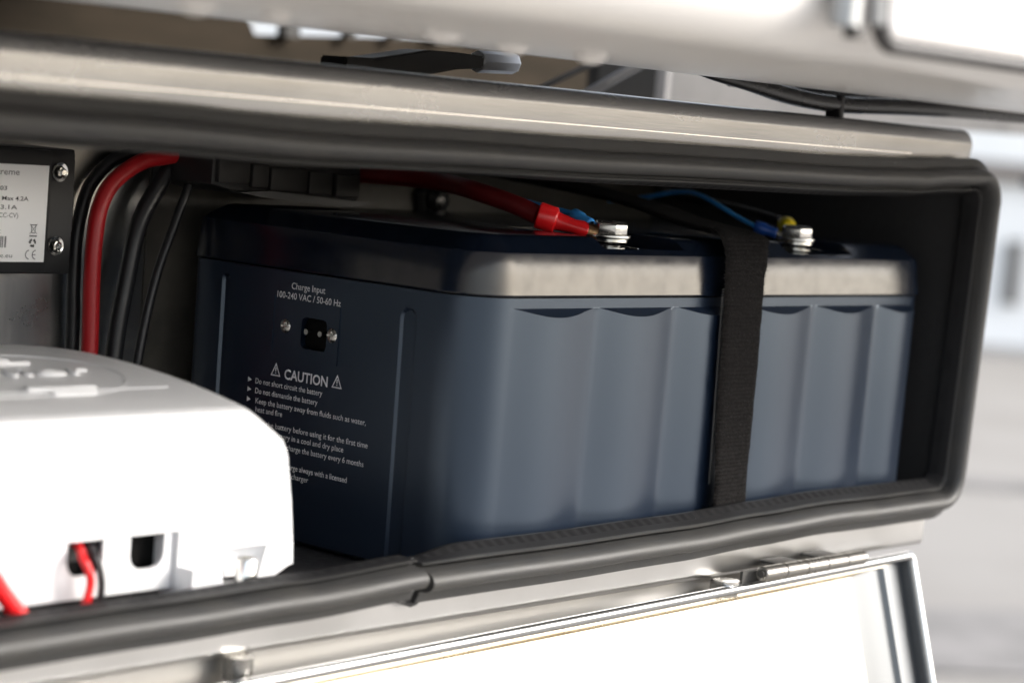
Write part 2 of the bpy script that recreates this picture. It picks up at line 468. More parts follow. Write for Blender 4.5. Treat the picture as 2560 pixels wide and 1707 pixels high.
botr = [(-.0438, -.0999), (.04, -.0998), (.125, -.0992), (.185, -.0975), (.24, -.0962), (.285, -.0965), (.35, -.0965)]
def interp(tab, x):
    for (a, za), (b, zb) in zip(tab, tab[1:]):
        if a <= x <= b: return za+(zb-za)*smooth01((x-a)/(b-a))*1.0
    return tab[0][1] if x < tab[0][0] else tab[-1][1]
path = []
rc = .0065
XBR, XTR = .3475, .3565        # inner line at bottom right / top right
x = botr[0][0]
while x < XBR-rc: path.append((x, interp(botr, x))); x += .006
zb = interp(botr, XBR)
for k in range(1, 9):
    a = math.pi/2*k/8; path.append((XBR-rc+rc*math.sin(a), zb+rc*(1-math.cos(a))))
zt = interp(topz, XTR); z = zb+rc+.006
while z < zt-rc:
    f = (z-zb)/(zt-zb); path.append((XBR+(XTR-XBR)*f, z)); z += .006
for k in range(1, 9):
    a = math.pi/2*k/8; path.append((XTR-rc+rc*math.cos(a), zt-rc+rc*math.sin(a)))
x = XTR-rc-.006
while x > -.60: path.append((x, interp(topz, x))); x -= .006
zt = interp(topz, -.6); zbl = interp(botz, -.6)
for k in range(1, 9):
    a = math.pi/2*k/8; path.append((-.60-rc*math.sin(a), zt-rc*(1-math.cos(a))))
z = zt-rc-.01
while z > zbl+rc: path.append((-.60-rc, z)); z -= .01
for k in range(1, 9):
    a = math.pi/2*k/8; path.append((-.60-rc*math.cos(a), zbl+rc-rc*math.sin(a)))
x = -.595
while x < botz[-1][0]: path.append((x, interp(botz, x))); x += .006
path.append((botz[-1][0], botz[-1][1]))
full = []
for (x, z) in path:
    q = Vector((x*14, z*14, 2.))
    dy = .00022*noise.noise(q); dn = .0003*noise.noise(q+Vector((9, 0, 0)))
    if z < -.09 and x < -.048: dy -= .0030*smooth01((x+.20)/.14)
    full.append((x, z, dy, dn))
def leg(x, z):
    if z < -.09: return .0036*smooth01((x+.0445)/.03) if x > -.0445 else 0
    return .0022*smooth01((x+.12)/.25) if z > .045 else .0015
bm = sweep_xz(full, prof, mat_idx=midx, lift=leg)
bm_obj('rubber_seal', bm, [RUB, RUBI, mat('rubber_matt', (.009, .009, .010), .6, spec=.25, n_scale=200, n_bump=.2)], tb, ang=45)
# torn metal-core tabs showing below the joint
prism('seal_core', [(-.0540, -.1145), (-.0400, -.1145), (-.0375, -.1160), (-.0395, -.1176), (-.0430, -.1182), (-.0475, -.1168)], -.0160, -.0142, 'y', BLACKP, tb, .0004)
prism('seal_core', [(-.0600, -.0985), (-.0430, -.0985), (-.0425, -.1010), (-.0440, -.1155), (-.0520, -.1155)], -.0160, -.0135, 'y', BLACKP, tb, .0008)

# underside fixings
KNUCK = mat('hinge_steel', (.34, .33, .31), .28, metal=1, n_scale=60, r_var=.05)
def hexbolt(parent, name, p, axis, af, h, m, washer=None, seg=6):
    bmm = lathe_bm([(0, h), (af*.50, h), (af*.577, h*.86), (af*.577, 0)], p, axis, 6)
    o = bm_obj(name, bmm, m, parent, ang=20)
    return o
hexbolt(tb, 'bolt', (.1650, -.0165, -.1345), (0, 0, 1), .0120, .0066, KNUCK)
lathe('washer', [(.0062, -.0008), (.0062, .0006), (.0001, .0006)], (.1650, -.0175, -.1279), BOLTM, tb)
lathe('stud', [(0, -.006), (.0048, -.006), (.0055, -.0052), (.0055, .003), (0, .003)], (-.1290, -.0130, -.1300), KNUCK, tb)

# hinge
hg = box('hinge', (.172, -.0215, -.1295), (.262, -.0200, -.1235), DARKP, tb)
for k in range(5):
    x0 = .1795+k*.0172
    lathe('knuckle', [(0, 0), (.0030, 0), (.0034, .0004), (.0034, .0163), (.0030, .0167), (0, .0167)], (x0, -.0268, -.1243), KNUCK, hg, axis=(1, 0, 0), seg=24)
lathe('pin', [(0, -.0006), (.0018, -.0006), (.0018, .001), (0, .001)], (.1790, -.0268, -.1243), DARKP, hg, axis=(1, 0, 0), seg=16)
for k in (1, 3):
    x0 = .1795+k*.0172
    box('leaf', (x0-.002, -.0268, -.1224), (x0+.016, -.0140, -.1212), DARKP, hg, .0004)

# lid hanging open --------------------------------------------------
LN = Vector((0, -.957, .290)); LD = Vector((0, -.290, -.957))   # outward (inside face) normal, direction down the lid
L0 = Vector((0, -.0240, -.1276))                                # top edge line
def LP(x, s, h): return L0+Vector((x, 0, (x-.32)*.0150))+LD*s+LN*h          # s down the lid, h height above rim plane
LXR, LXL, LS = .3185, -.60, .30
ld = bpy.data.objects.new('lid', None); COL.objects.link(ld); ld.parent = tb; ld.matrix_parent_inverse = tb.matrix_world.inverted()
bpy.context.view_layer.update()
# pan with stepped border
steps = [(0.0, -.0025), (.0022, -.0025), (.0026, -.0075), (.0190, -.0075), (.0205, -.0050), (.0225, -.0050), (.0240, -.0074), (.040, -.0070), (.052, -.0055)]
steps_top = [(0.0, -.0025), (.0022, -.0025), (.0026, -.0070)]
bm = bmesh.new(); loops = []
for k, (ins, h) in enumerate(steps):
    it = min(ins, .0030+ins*.05)
    c = [(LXL+ins, it), (LXR-ins, it), (LXR-ins, LS-ins), (LXL+ins, LS-ins)]
    loops.append([bm.verts.new(LP(x, s, h if k < 2 else h)) for x, s in c])
for a, b in zip(loops, loops[1:]):
    for j in range(4): bm.faces.new((a[j], a[(j+1) % 4], b[(j+1) % 4], b[j]))
bm.faces.new(loops[-1])
bot = [bm.verts.new(LP(x, s, -.0085)) for x, s in [(LXL, 0), (LXR, 0), (LXR, LS), (LXL, LS)]]
for j in range(4): bm.faces.new((bot[j], bot[(j+1) % 4], loops[0][(j+1) % 4], loops[0][j]))
bm.faces.new(bot[::-1])
bevs = bm.edges[:]
for f in bm.faces:
    c = f.calc_center_median()
    if c.x > .255 and f is not None: f.material_index = 1
bm_obj('inner_panel', bm, [LIDM, mat('channel_steel', (.15, .157, .165), .34, metal=1, n_scale=30, r_var=.05, stretch=(3, 1, .3))], ld, ang=8)
rim = [LP(LXR, LS, -.002), LP(LXR, .006, -.002)]
rim = [LP(LXR-.0005, LS, -.002), LP(LXR-.0005, .2, -.002), LP(LXR-.0005, .1, -.002), LP(LXR-.0005, .0035, -.002)]
for k in range(1, 5):
    a = math.pi/2*k/4; rim.append(LP(LXR-.0005-.0030*(1-math.cos(a)), .0035-.0030*math.sin(a), -.002))
for k in range(1, 30): rim.append(LP(LXR-.0035-(LXR-LXL)*k/30, .0005, -.002))
bm_obj('rim', tube_bm(rim, .0024, 14, raw=True), LIDE, ld, ang=60)

# ------------------------------------------------------------------ battery
bt = thing('lithium_battery', 'large dark navy battery strapped in the steel box, caution text on its side', 'battery', (.17, .086, -.1175))
BL, BD, BR = .3450, .172, .022
def perimeter():
    """(x, y, nx, ny) counter-clockwise seen from above starting at back-left going down the left face to the front"""
    pts = []
    ysl = [BD-.0135-(BD-.0135-.1530)*k/8 for k in range(8)]
    y = .1525
    while y > .1465: ysl.append(y); y -= .0005
    y = .1465
    while y > .0450: ysl.append(y); y -= .006
    y = .0445
    while y > .0305: ysl.append(y); y -= .0003
    ysl += [.028, .025]
    for y in ysl: pts.append((0, y, -1, 0))
    for k in range(0, 19):
        a = math.pi/2*k/18; pts.append((BR-BR*math.cos(a), BR-BR*math.sin(a), -math.cos(a), -math.sin(a)))
    n = 300
    for k in range(1, n): pts.append((BR+(BL-2*.012)*0+(BL-.0135-BR)*k/n, 0, 0, -1))
    for k in range(0, 13):
        a = math.pi/2*k/12; pts.append((BL-.0135+.0135*math.sin(a), .0135-.0135*math.cos(a), math.sin(a), -math.cos(a)))
    for k in range(1, 8): pts.append((BL, .0135+(BD-.027)*k/8, 1, 0))
    for k in range(0, 9):
        a = math.pi/2*k/8; pts.append((BL-.0135+.0135*math.cos(a), BD-.0135+.0135*math.sin(a), math.cos(a), math.sin(a)))
    for k in range(1, 8): pts.append((BL-.0135-(BL-.027)*k/8, BD, 0, 1))
    for k in range(0, 9):
        a = math.pi/2*k/8; pts.append((.005-.005*math.sin(a), BD-.005+.005*math.cos(a), -math.sin(a), math.cos(a)))
    return pts[:-1]
PER = perimeter()
cells = [(.0215+k*.0556, .0215+k*.0556+.0535) for k in range(6)]
cells[5] = (.2995, .3420)
def bulge(x):
    for a, b in cells:
        if a < x < b:
            c, h = (a+b)/2, (b-a)/2; return .0040*math.cos(math.pi/2*(x-c)/h)**1.25
    return 0
def slot(y, z, yc, hw, zt):
    d = math.hypot(y-yc, max(0, z-zt))-hw
    return smooth01(-d/.0011)
zs = [-.1172, -.1166, -.1155]+[-.112+.006*k for k in range(16)]+[-.0185+.0005*k for k in range(14)]+[-.0115+.0003*k for k in range(34)]+[-.0012, -.0004]
zs = [z for z in zs if z < -.0101 or z > -.0040]+[-.0046, -.0051, -.0056, -.0061, -.0066, -.0074, -.0083, -.0092, -.0101, -.0042]
zs = sorted(set([z for z in zs if z < -.0003]))
bm = bmesh.new(); rings = []
for z in zs:
    ring = []
    for (x, y, nx, ny) in PER:
        z2 = z
        tap = .0012*(-z/.117)          # slight draft
        off = -tap; z2 = z
        if z < -.1160: off -= (-.1160-z)*1.5
        px, py = x+nx*off, y+ny*off
        if ny < -.999 and 0 < x < BL:
            b = bulge(x)
            zc = -.0046-max(b/1.15, .0001)
            if -.0066 <= z <= -.0046: z2 = -.0046+(zc+.0046)*(-.0046-z)/.0020
            elif -.0101 < z < -.0066: z2 = zc+(-.0101-zc)*(-.0066-z)/.0035
            d = min(b, max(0., (-.0046-z2))*1.15)
            py -= max(0, d)
        if nx < -.999:
            px += .0013*slot(y, z, .0375, .0046, -.0128)
            px += .0013*slot(y, z, .1495, .0026, -.0080)
        ring.append(bm.verts.new((px, py, z2)))
    rings.append(ring)
K = len(PER)
for a, b in zip(rings, rings[1:]):
    for j in range(K): bm.faces.new((a[j], a[(j+1) % K], b[(j+1) % K], b[j]))
bm.faces.new(rings[0][::-1]); bm.faces.new(rings[-1])
case = bm_obj('case', bm, NAVY, bt, ang=28)
# recess of the charging inlet + faint frame
cut(case, [box_bm((-.001, .0835, -.0335), (.010, .1010, -.0180), .0035, 3)])
# dark joint between case and lid
bm = bmesh.new(); r2 = []
for z in (-.0006, .0008): r2.append([bm.verts.new((x-nx*.0012, y-ny*.0012, z)) for x, y, nx, ny in PER])
for j in range(K): bm.faces.new((r2[0][j], r2[0][(j+1) % K], r2[1][(j+1) % K], r2[1][j]))
bm_obj('joint', bm, HOLE, bt)
# lid
bm = bmesh.new(); rings = []
def lidring(z, off):
    out = []
    for x, y, nx, ny in PER:
        px, py = x+nx*off, y+ny*off
        if -off > .0047 and x < .0051 and y > BD-.0051:        # tight back-left corner: keep a tiny radius while moving inwards
            e = -off-.0047
            px, py = .005+nx*.0003+e, BD-.005+ny*.0003-e
        out.append(bm.verts.new((px, py, z)))
    return out
for z, off in [(.0002, -.0010), (.0002, .0003), (.0005, .0010), (.0010, .0012), (.0090, .00022), (.0174, -.00080), (.0181, -.0011), (.0184, -.0016)]:
    rings.append(lidring(z, off))
for k in range(1, 7):
    t = k/6; rings.append(lidring(.0184+.0058*t, -.0016-.0079*t))
rings.append(lidring(.0247, -.0108)); rings.append(lidring(.0250, -.0122))
for a, b in zip(rings, rings[1:]):
    for j in range(K): bm.faces.new((a[j], a[(j+1) % K], b[(j+1) % K], b[j]))
bm.faces.new(rings[0][::-1]); bm.faces.new(rings[-1])
lid = bm_obj('lid', bm, NAVYL, bt, ang=40)
def recess(x0, x1, y0, y1, zf):
    b = bmesh.new()
    lo = [(x0+.006, y0), (x1, y0), (x1, y1), (x0+.006, y1)]; hi = [(x0, y0), (x1+.001, y0), (x1+.001, y1), (x0, y1)]
    A = [b.verts.new((x, y, zf)) for x, y in lo]; B = [b.verts.new((x, y, .04)) for x, y in hi]
    for j in range(4): b.faces.new((A[j], A[(j+1) % 4], B[(j+1) % 4], B[j]))
    b.faces.new(A[::-1]); b.faces.new(B); return b
rc2 = recess(.078, .1405, .0042, .060, .0195); bmesh.ops.recalc_face_normals(rc2, faces=rc2.faces)
rc3 = recess(.2175, .2785, .0030, .060, .0198); bmesh.ops.recalc_face_normals(rc3, faces=rc3.faces)
join(rc2, rc3); cut(lid, [rc2])

def terminal(x, y, rot, tz=.0196):
    lathe('terminal_post', [(0, 0), (.0080, 0), (.0080, .0006), (.0060, .0008), (.0060, .0012), (0, .0012)], (x, y, tz), BOLTM, bt)
    lathe('washer', [(.0045, 0), (.0118, 0), (.0120, .0003), (.0118, .0006), (.0045, .0007)], (x+.0015, y-.001, tz+.0013), CHROME, bt, axis=(.10, -.06, 1))
    lathe('washer', [(.0045, 0), (.0084, 0), (.0084, .0012), (.0045, .0012)], (x, y, tz+.0026), BOLTM, bt, axis=(0, .04, 1))
    lathe('washer', [(.0045, 0), (.0092, 0), (.0094, .0007), (.0092, .0014), (.0045, .0014)], (x, y, tz+.0044), BOLTM, bt)
    hb = bm_obj('terminal_bolt', lathe_bm([(0, 0), (.0078, 0), (.0078, .0046), (.0068, .0058), (.0030, .0058), (.0026, .0050), (0, .0050)], (x, y, tz+.0059), (0, 0, 1), 6), BOLTM, bt, ang=20)
    hb.data.transform(Matrix.Translation((x, y, 0)) @ Matrix.Rotation(R_(rot), 4, 'Z') @ Matrix.Translation((-x, -y, 0)))
    bevel_mod(hb, .0005, 2, 25)
terminal(.1082, .0215, 12)
terminal(.2545, .0215, 4, .0206)

# charging inlet (figure-8 socket), pins, screws
inl = box('power_inlet', (.0020, .0840, -.0330), (.0095, .1005, -.0185), HOLE, bt, .003)
for yy in (.0952, .0868):
    lathe('pin', [(0, 0), (.0011, 0), (.0012, -.0004), (.0012, -.0030), (0, -.0030)], (.0019-.0005, yy, -.0250), CHROME, inl, axis=(1, 0, 0), seg=14)
for yy, zz in ((.1098, -.0242), (.0812, -.0250)):
    sc_ = lathe('screw', [(0, -.0009), (.0010, -.00088), (.0024, -.00055), (.0031, 0.0), (.0031, .0006), (0, .0006)], (0, yy, zz), BOLTM, bt, axis=(1, 0, 0), seg=28)
    cut(sc_, [box_bm((-.0012, yy-.0003, zz-.0017), (-.00035, yy+.0003, zz+.0017)), box_bm((-.0012, yy-.0017, zz-.0003), (-.00035, yy+.0017, zz+.0003))])
for lo, hi in (((-.0003, .1172, -.0365), (.0002, .1175, -.0115)), ((-.0003, .0768, -.0375), (.0002, .0771, -.0125))):
    box('moulded_line', lo, hi, NAVY, bt)

# printed text: u runs towards -Y (reading direction), v up
def F(z0, x=-.00015):
    return lambda u, v, w: (x+max(0, -z0+0)*.0102, -u, z0+v)
def side_text(name, s, yl, yr, z, h, bold=0, natural=False, size=None):
    if natural: return text(name, s, PRINT, F(z), bt, height=h, width=None, right=-yr, bold=bold)
    return text(name, s, PRINT, F(z), bt, height=h, width=yl-yr, left=-yl, bold=bold)
side_text('printed_text', 'Charge Input', .1074, .0868, -.0078, .0028, .006)
side_text('printed_text', '100-240 VAC / 50-60 Hz', .1160, .0770, -.0122, .0028, .006)
side_text('printed_text', 'CAUTION', .1085, .0818, -.0470, .0043, .022)
rows = [('Do not short circuit the battery', .1264, .0846, -.0513), ('Do not dismantle the battery', .1262, .0871, -.0556),
        ('Keep the battery away from fluids such as water,', .1256, .0576, -.0600), ('heat and fire', .1253, .1083, -.0637),
        ('Charge the battery before using it for the first time', .1256, .0557, -.0694), ('Store the battery in a cool and dry place', .1256, .0698, -.0733),
        ('Recharge the battery every 6 months', .1150, .0574, -.0776), ('Charge always with a licensed', .1130, .0666, -.0858),
        ('battery charger', .1150, .0896, -.0896)]
for i, (s, yl, yr, z) in enumerate(rows):
    if i < 4: side_text('printed_text', s, yl, yr, z, .0024, .006)
    else:
        k = {4: .0735, 5: .0570, 6: .0505, 7: .0395, 8: .0215}[i]
        side_text('printed_text', s, yr+k, yr, z, .0024, .006)
def flat_poly(name, polys, m, fn, parent):
    bm = bmesh.new()
    for p in polys: bm.faces.new([bm.verts.new(fn(u, v, 0)) for u, v in p])
    return bm_obj(name, bm, m, parent, smooth=False, recalc=False)
for i in (0, 1, 2, 4, 5, 6, 7):
    z = rows[i][3]
    flat_poly('bullet_mark', [[(-.1312, .0001), (-.1288, .00125), (-.1312, .0024)]], PRINT, F(z), bt)
for yc, zc in ((.1140, -.0465), (.0762, -.0468)):
    w, h, t = .0031, .0058, .00055
    a = [(-w, 0), (w, 0), (0, h)]; cc = (0, h/3)
    inn = [(cc[0]+(x-cc[0])*.72, cc[1]+(y-cc[1])*.72) for x, y in a]
    polys = [[a[0], a[1], inn[1], inn[0]], [a[1], a[2], inn[2], inn[1]], [a[2], a[0], inn[0], inn[2]],
             [(-.0003, .0020), (.0003, .0020), (.0004, .0038), (-.0004, .0038)], [(-.0003, .0011), (.0003, .0011), (.0003, .0016), (-.0003, .0016)]]
    flat_poly('warning_triangle', [[(-yc+x, y) for x, y in p] for p in polys], PRINT, F(zc), bt)

# ------------------------------------------------------------------ strap
def ribbon(path, width, thick, wobble=.0006):
    """path: (centre, width direction)"""
    bm = bmesh.new(); rings = []
    C = catmull([p for p, d in path], 14); Wd = catmull([d for p, d in path], 14)
    nw = 16
    for i, c in enumerate(C):
        t = (C[min(i+1, len(C)-1)]-C[max(i-1, 0)]).normalized(); d = Wd[i]; wd = d.length; d = (d-t*d.dot(t)).normalized()
        n = d.cross(t).normalized(); ring = []
        for j in range(nw+1):
            s = (j/nw-.5); e = wobble*noise.noise(Vector((i*.35, 0 if s < 0 else 9, 1)))
            rr = .5*math.sqrt(max(0, 1-(abs(s)*2)**10))
            ring.append(bm.verts.new(c+d*(s*wd+e)+n*(thick*rr)+n*wobble*.35*noise.noise(Vector((i*.6, j*1.3, 5)))))
        for j in range(nw, -1, -1):
            s = (j/nw-.5); e = wobble*noise.noise(Vector((i*.35, 0 if s < 0 else 9, 1)))
            rr = .5*math.sqrt(max(0, 1-(abs(s)*2)**10))
            ring.append(bm.verts.new(c+d*(s*wd+e)-n*(thick*rr+1e-5)))
        rings.append(ring)
    k = len(rings[0])
    for a, b in zip(rings, rings[1:]):
        for j in range(k): bm.faces.new((a[j], a[(j+1) % k], b[(j+1) % k], b[j]))
    bm.faces.new(rings[0][::-1]); bm.faces.new(rings[-1])
    return bm
sp = [((.2060, .185, .047), (.034, 0, .004)), ((.2040, .130, .0425), (.034, 0, .002)), ((.2000, .080, .0375), (.034, .002, 0)), ((.1900, .035, .0310), (.034, .002, 0)),
      ((.1815, .009, .0288), (.033, .001, 0)), ((.1775, .0000, .0268), (.0325, 0, 0)), ((.1745, -.0058, .0190), (.032, 0, 0)), ((.1730, -.0074, .0080), (.031, 0, 0)),
      ((.1735, -.0078, -.020), (.0300, 0, 0)), ((.1742, -.0078, -.060), (.0285, 0, 0)), ((.1750, -.0082, -.085), (.0280, .002, 0)), ((.1752, -.0085, -.1085), (.0280, 0, 0))]
st_ = bm_obj('hook_and_loop_strap', ribbon([(Vector(a), Vector(b)) for a, b in sp], .033, .0024, .0006), STRAP, ang=60)
tag(st_, 'black fuzzy hook and loop strap running over the navy battery', 'strap')
# stitched underside edge: row of hooks
bm = bmesh.new()
for k in range(78):
    z = .004-.088*k/77; x = .1580+.0026*max(0, (-z)/.085)
    s = .00035
    tube_bm([Vector((x+.0006, -.0066, z)), Vector((x-.0010, -.0074, z+s)), Vector((x-.0013, -.0068, z-.0003))], .00014, 5, n=2, bm=bm)
hk = bm_obj('hook_edge', bm, mat('hook_grey', (.10, .10, .10), .4), st_)
hk['kind'] = 'stuff'

# loose fibres standing off the strap's pile
random.seed(11)
fz = bmesh.new()
src = st_.data; nv = len(src.vertices)
for k in range(9000):
    v = src.vertices[random.randrange(nv)]
    if v.co.y > .02: continue
    p = v.co+Vector((random.uniform(-.0012, .0012), 0, random.uniform(-.0015, .0015)))
    edge = random.random() < .35
    d = (v.normal+Vector((random.uniform(-1, 1), random.uniform(-.6, .2), random.uniform(-1, 1)))*.9).normalized()*random.uniform(.0005, .0014)
    w_ = d.orthogonal().normalized()*.00006
    m_ = p+d*.6+Vector((0, 0, random.uniform(-.0004, .0003)))
    a_ = [fz.verts.new(q) for q in (p-w_, p+w_, m_+w_*.7, m_-w_*.7, p+d)]
    fz.faces.new(a_[:4]); fz.faces.new((a_[3], a_[2], a_[4]))
fo = bm_obj('strap_pile', fz, mat('fibre_black', (.045, .043, .043), .8), st_, smooth=False, recalc=False)
fo['kind'] = 'stuff'

# ------------------------------------------------------------------ terminal leads
rl = thing('battery_lead', 'thick red cable coloured as in shade, with bright red lug bolted to the left battery terminal', 'cable', (.09, .05, .03))
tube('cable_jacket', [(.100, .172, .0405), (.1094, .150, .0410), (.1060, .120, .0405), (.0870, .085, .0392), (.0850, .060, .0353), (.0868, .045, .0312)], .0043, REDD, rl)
p0, p1 = Vector((.0862, .0455, .0315)), Vector((.1005, .0275, .0262))
dv = (p1-p0).normalized(); Lg = (p1-p0).length
bm = lathe_bm([(0, 0), (.0054, 0), (.0060, .0005), (.0058, .0078), (.0054, .0084), (.0042, .0089), (.0039, .0100), (.0039, .0135), (.0041, .0165), (.0042, .0205), (.0041, Lg-.0006), (.0036, Lg), (0, Lg)], p0, dv, 32)
for v in bm.verts:     # crimp flattening
    s = (v.co-p0).dot(dv)
    if s > .0110:
        f = smooth01((s-.0110)/.003)*(.35+.25*math.sin(s*900))
        c = p0+dv*s; d = v.co-c; v.co = c+Vector((d.x, d.y, d.z*(1-.45*f)))
bm_obj('lug_sleeve', bm, REDB, rl)
lathe('lug_barrel', [(.0030, 0), (.0036, .0004), (.0036, .0050), (.0026, .0052), (.0022, .0012), (0, .0010)], p1-dv*.001, COPPER, rl, axis=dv)
bm = lathe_bm([(.0045, 0), (.0088, 0), (.0088, .0010), (.0045, .0010)], (.1082, .0215, .0240), (0, 0, 1), 32)
join(bm, box_bm((.0975, .0225, .0241), (.1045, .0285, .0249)))
bm_obj('ring_terminal', bm, CHROME, rl)

def small_lead(name, label, wire_pts, r, wm, cp0, cp1, cr, cm, parent=None):
    t = thing(name, label, 'wire', wire_pts[-1])
    tube('wire', wire_pts, r, wm, t, 14)
    d = (Vector(cp1)-Vector(cp0)); L_ = d.length
    lathe('crimp_sleeve', [(0, 0), (cr*.9, 0), (cr, .0005), (cr, L_*.45), (cr*.8, L_*.55), (cr*.85, L_-.0004), (cr*.7, L_), (0, L_)], cp0, cm, t, axis=d, seg=24)
    e = Vector(cp1); dn = d.normalized()
    lathe('ring_terminal', [(0, 0), (cr*.55, 0), (cr*.6, .003), (0, .0034)], e, CHROME, t, axis=dn, seg=16)
    return t
small_lead('blue_wire', 'bright blue wire arching to the right battery terminal', [(.2674, .150, .0345), (.2635, .125, .0380), (.2622, .100, .0429), (.2540, .080, .0421), (.2462, .052, .0340), (.2420, .038, .0305)],
           .0011, BLUEC, (.2418, .0375, .0303), (.2465, .0275, .0278), .0031, BLUED)
small_lead('blue_wire', 'short blue crimped wire just behind the left battery bolt', [(.118, .085, .036), (.115, .065, .034), (.1115, .046, .0325)], .0013, BLUEC,
           (.1112, .0455, .0322), (.1085, .0330, .0290), .0030, BLUEC)
yc = thing('yellow_lead', 'black cable with yellow crimp behind the right battery bolt', 'cable', (.275, .05, .032))
tube('cable_jacket', [(.315, .150, .040), (.300, .090, .036), (.2900, .056, .0325)], .0024, BLKC, yc, 14)
lathe('crimp_sleeve', [(0, .0), (.0036, .0), (.0046, .0010), (.0047, .0080), (.0038, .0110), (.0022, .0130), (0, .0136)], (.2915, .0530, .0305), YELL, yc, axis=(-.80, -.60, -.03), seg=24)
# ------------------------------------------------------------------ back-wall fittings
cb = thing('terminal_block', 'dark busbar block with moulded bays on the back wall above the battery', 'terminal block', (.03, .18, .04))
prism('housing', [(-.012, .0335), (.006, .0300), (.078, .0275), (.0800, .0300), (.0800, .0530), (-.012, .0530)], .150, .190, 'y', BLACKP, cb, .001)
for x0, x1, z0 in ((-.0100, .0085, .0345), (.0100, .0200, .0330), (.0212, .0440, .0320), (.0452, .0600, .0312), (.0625, .0780, .0305)):
    box('bay_cover', (x0, .1475, z0), (x1, .1512, z0+.0105), mat('bay_grey', (.017, .016, .0155), .6), cb, .0008)
prism('lower_ledge', [(-.004, .0310), (.014, .0322), (.0800, .0285), (.064, .0262), (.010, .0292)], .140, .1515, 'y', BLACKP, cb)
gm = thing('cable_gland', 'round black gland on the back wall behind the battery', 'cable gland', (.172, .19, .028))
lathe('nut', [(0, 0), (.0115, 0), (.0115, -.004), (.0095, -.006), (0, -.006)], (.1700, .191, .0290), BLACKP, gm, axis=(0, 1, 0), seg=6)
lathe('plug', [(.0060, -.0045), (.0070, -.0080), (.0050, -.0115), (0, -.0130)], (.1700, .191, .0290), CABLEU, gm, axis=(0, 1, 0))

# thick cables on the left
tag(tube('red_cable', [(.030, .176, .062), (.010, .176, .0500), (-.0119, .176, .0445), (-.0300, .176, .0408), (-.0449, .176, .0315), (-.0515, .176, .0205), (-.0535, .176, .0057), (-.0535, .176, -.0117), (-.0522, .176, -.0415), (-.0500, .176, -.1150)], .0037, REDC, n=14),
    'thick red cable curving down the back wall beside the small black module', 'cable')
tag(tube('slim_shadow_cable', [(.008, .186, .0455), (-.0150, .186, .0445), (-.0310, .186, .0428), (-.0408, .186, .0385), (-.0500, .186, .0285), (-.0540, .186, .0160), (-.0556, .186, .0040), (-.0553, .186, -.0140), (-.0540, .186, -.0400), (-.053, .186, -.115)], .0030, BLKC, n=14),  # dark tube set flush behind the red cable to look like its shadow
    'black cable half hidden behind and left of the thick red cable, placed as its shadow', 'cable')
tag(tube('black_cable', [(.018, .181, .052), (-.0048, .181, .0424), (-.0150, .181, .0310), (-.0250, .181, .0132), (-.0300, .181, -.0117), (-.0343, .181, -.0436), (-.0380, .181, -.1150)], .0040, BLKC, n=14),
    'thick black cable on the back wall just right of the red cable', 'cable')
tag(tube('thin_black_cable', [(.012, .176, .052), (.0023, .176, .0427), (-.0033, .176, .0281), (-.0090, .176, .0136), (-.0180, .176, -.0116), (-.0249, .176, -.0474), (-.033, .176, -.115)], .0021, BLKC, n=14),
    'thinner glossy black cable closest to the left side of the battery', 'cable')

# ------------------------------------------------------------------ small module on the back wall
md = thing('power_module', 'small black module with white specification label screwed to the back wall', 'power module', (-.12, .18, .018))
MX0 = -.30
prism('housing', [(MX0, -.0078), (-.0745, -.0078), (-.0742, -.0034), (-.0755, -.0020), (-.0755, .0088), (-.0740, .0102), (-.0740, .0284), (-.0755, .0298), (-.0755, .0402), (-.0745, .0413), (-.0752, .0447), (MX0, .0447)],
      .1655, .1915, 'y', BLACKP, md, .0007)
box('raised_cover', (MX0+.02, .1610, -.0072), (-.0900, .1660, .0440), BLACKP, md, .0008)
lab = box('label_plate', (MX0+.025, .1604, -.0024), (-.0919, .1612, .0376), LABEL, md, .0002)
for zz in (.0350, .0042):
    s_ = lathe('screw', [(.0026, .0012), (.0028, -.0004), (.0040, -.0008), (.0040, .0012), (0, .0016)], (-.0832, .1650, zz), CHROME, md, axis=(0, 1, 0), seg=28)
    lathe('socket_head', [(0, -.0030), (.0012, -.0030), (.0020, -.0022), (.0020, 0), (0, 0)], (-.0832, .1645, zz), CHROME, s_, axis=(0, 1, 0), seg=6)
def G(z0): return lambda u, v, w: (u, .1602, z0+v)
def lab_text(s, xl, xr, z, h, m=INK, bold=0): text('label_text', s, m, G(z), lab, height=h, width=xr-xl, left=xl, bold=bold)
lab_text('Xtreme', -.1215, -.1070, .0332, .0026, INK)
lab_text('DC-DC 1203', -.1330, -.1128, .0269, .0017, INKD, .004)
lab_text('12-16VDC / Max 4.2A', -.1325, -.1018, .0228, .0017, INKD, .004)
lab_text('14.4V / 3.1A', -.1290, -.1072, .0192, .0017, INKD, .004)
lab_text('(CC-CV)', -.1170, -.1065, .0158, .0019, INK)
lab_text('+50C', -.1230, -.1148, .0092, .0015, INK)
lab_text('www.xtreme.eu', -.1330, -.1083, -.0006, .0018, INK)
bars = []
x = -.130
random.seed(3)
while x < -.1120:
    wd = random.choice((.0003, .0005, .0008)); bars.append([(x, 0), (x+wd, 0), (x+wd, .0046), (x, .0046)]); x += wd+random.choice((.0004, .0007))
flat_poly('barcode', bars, INK, G(.0035), lab)
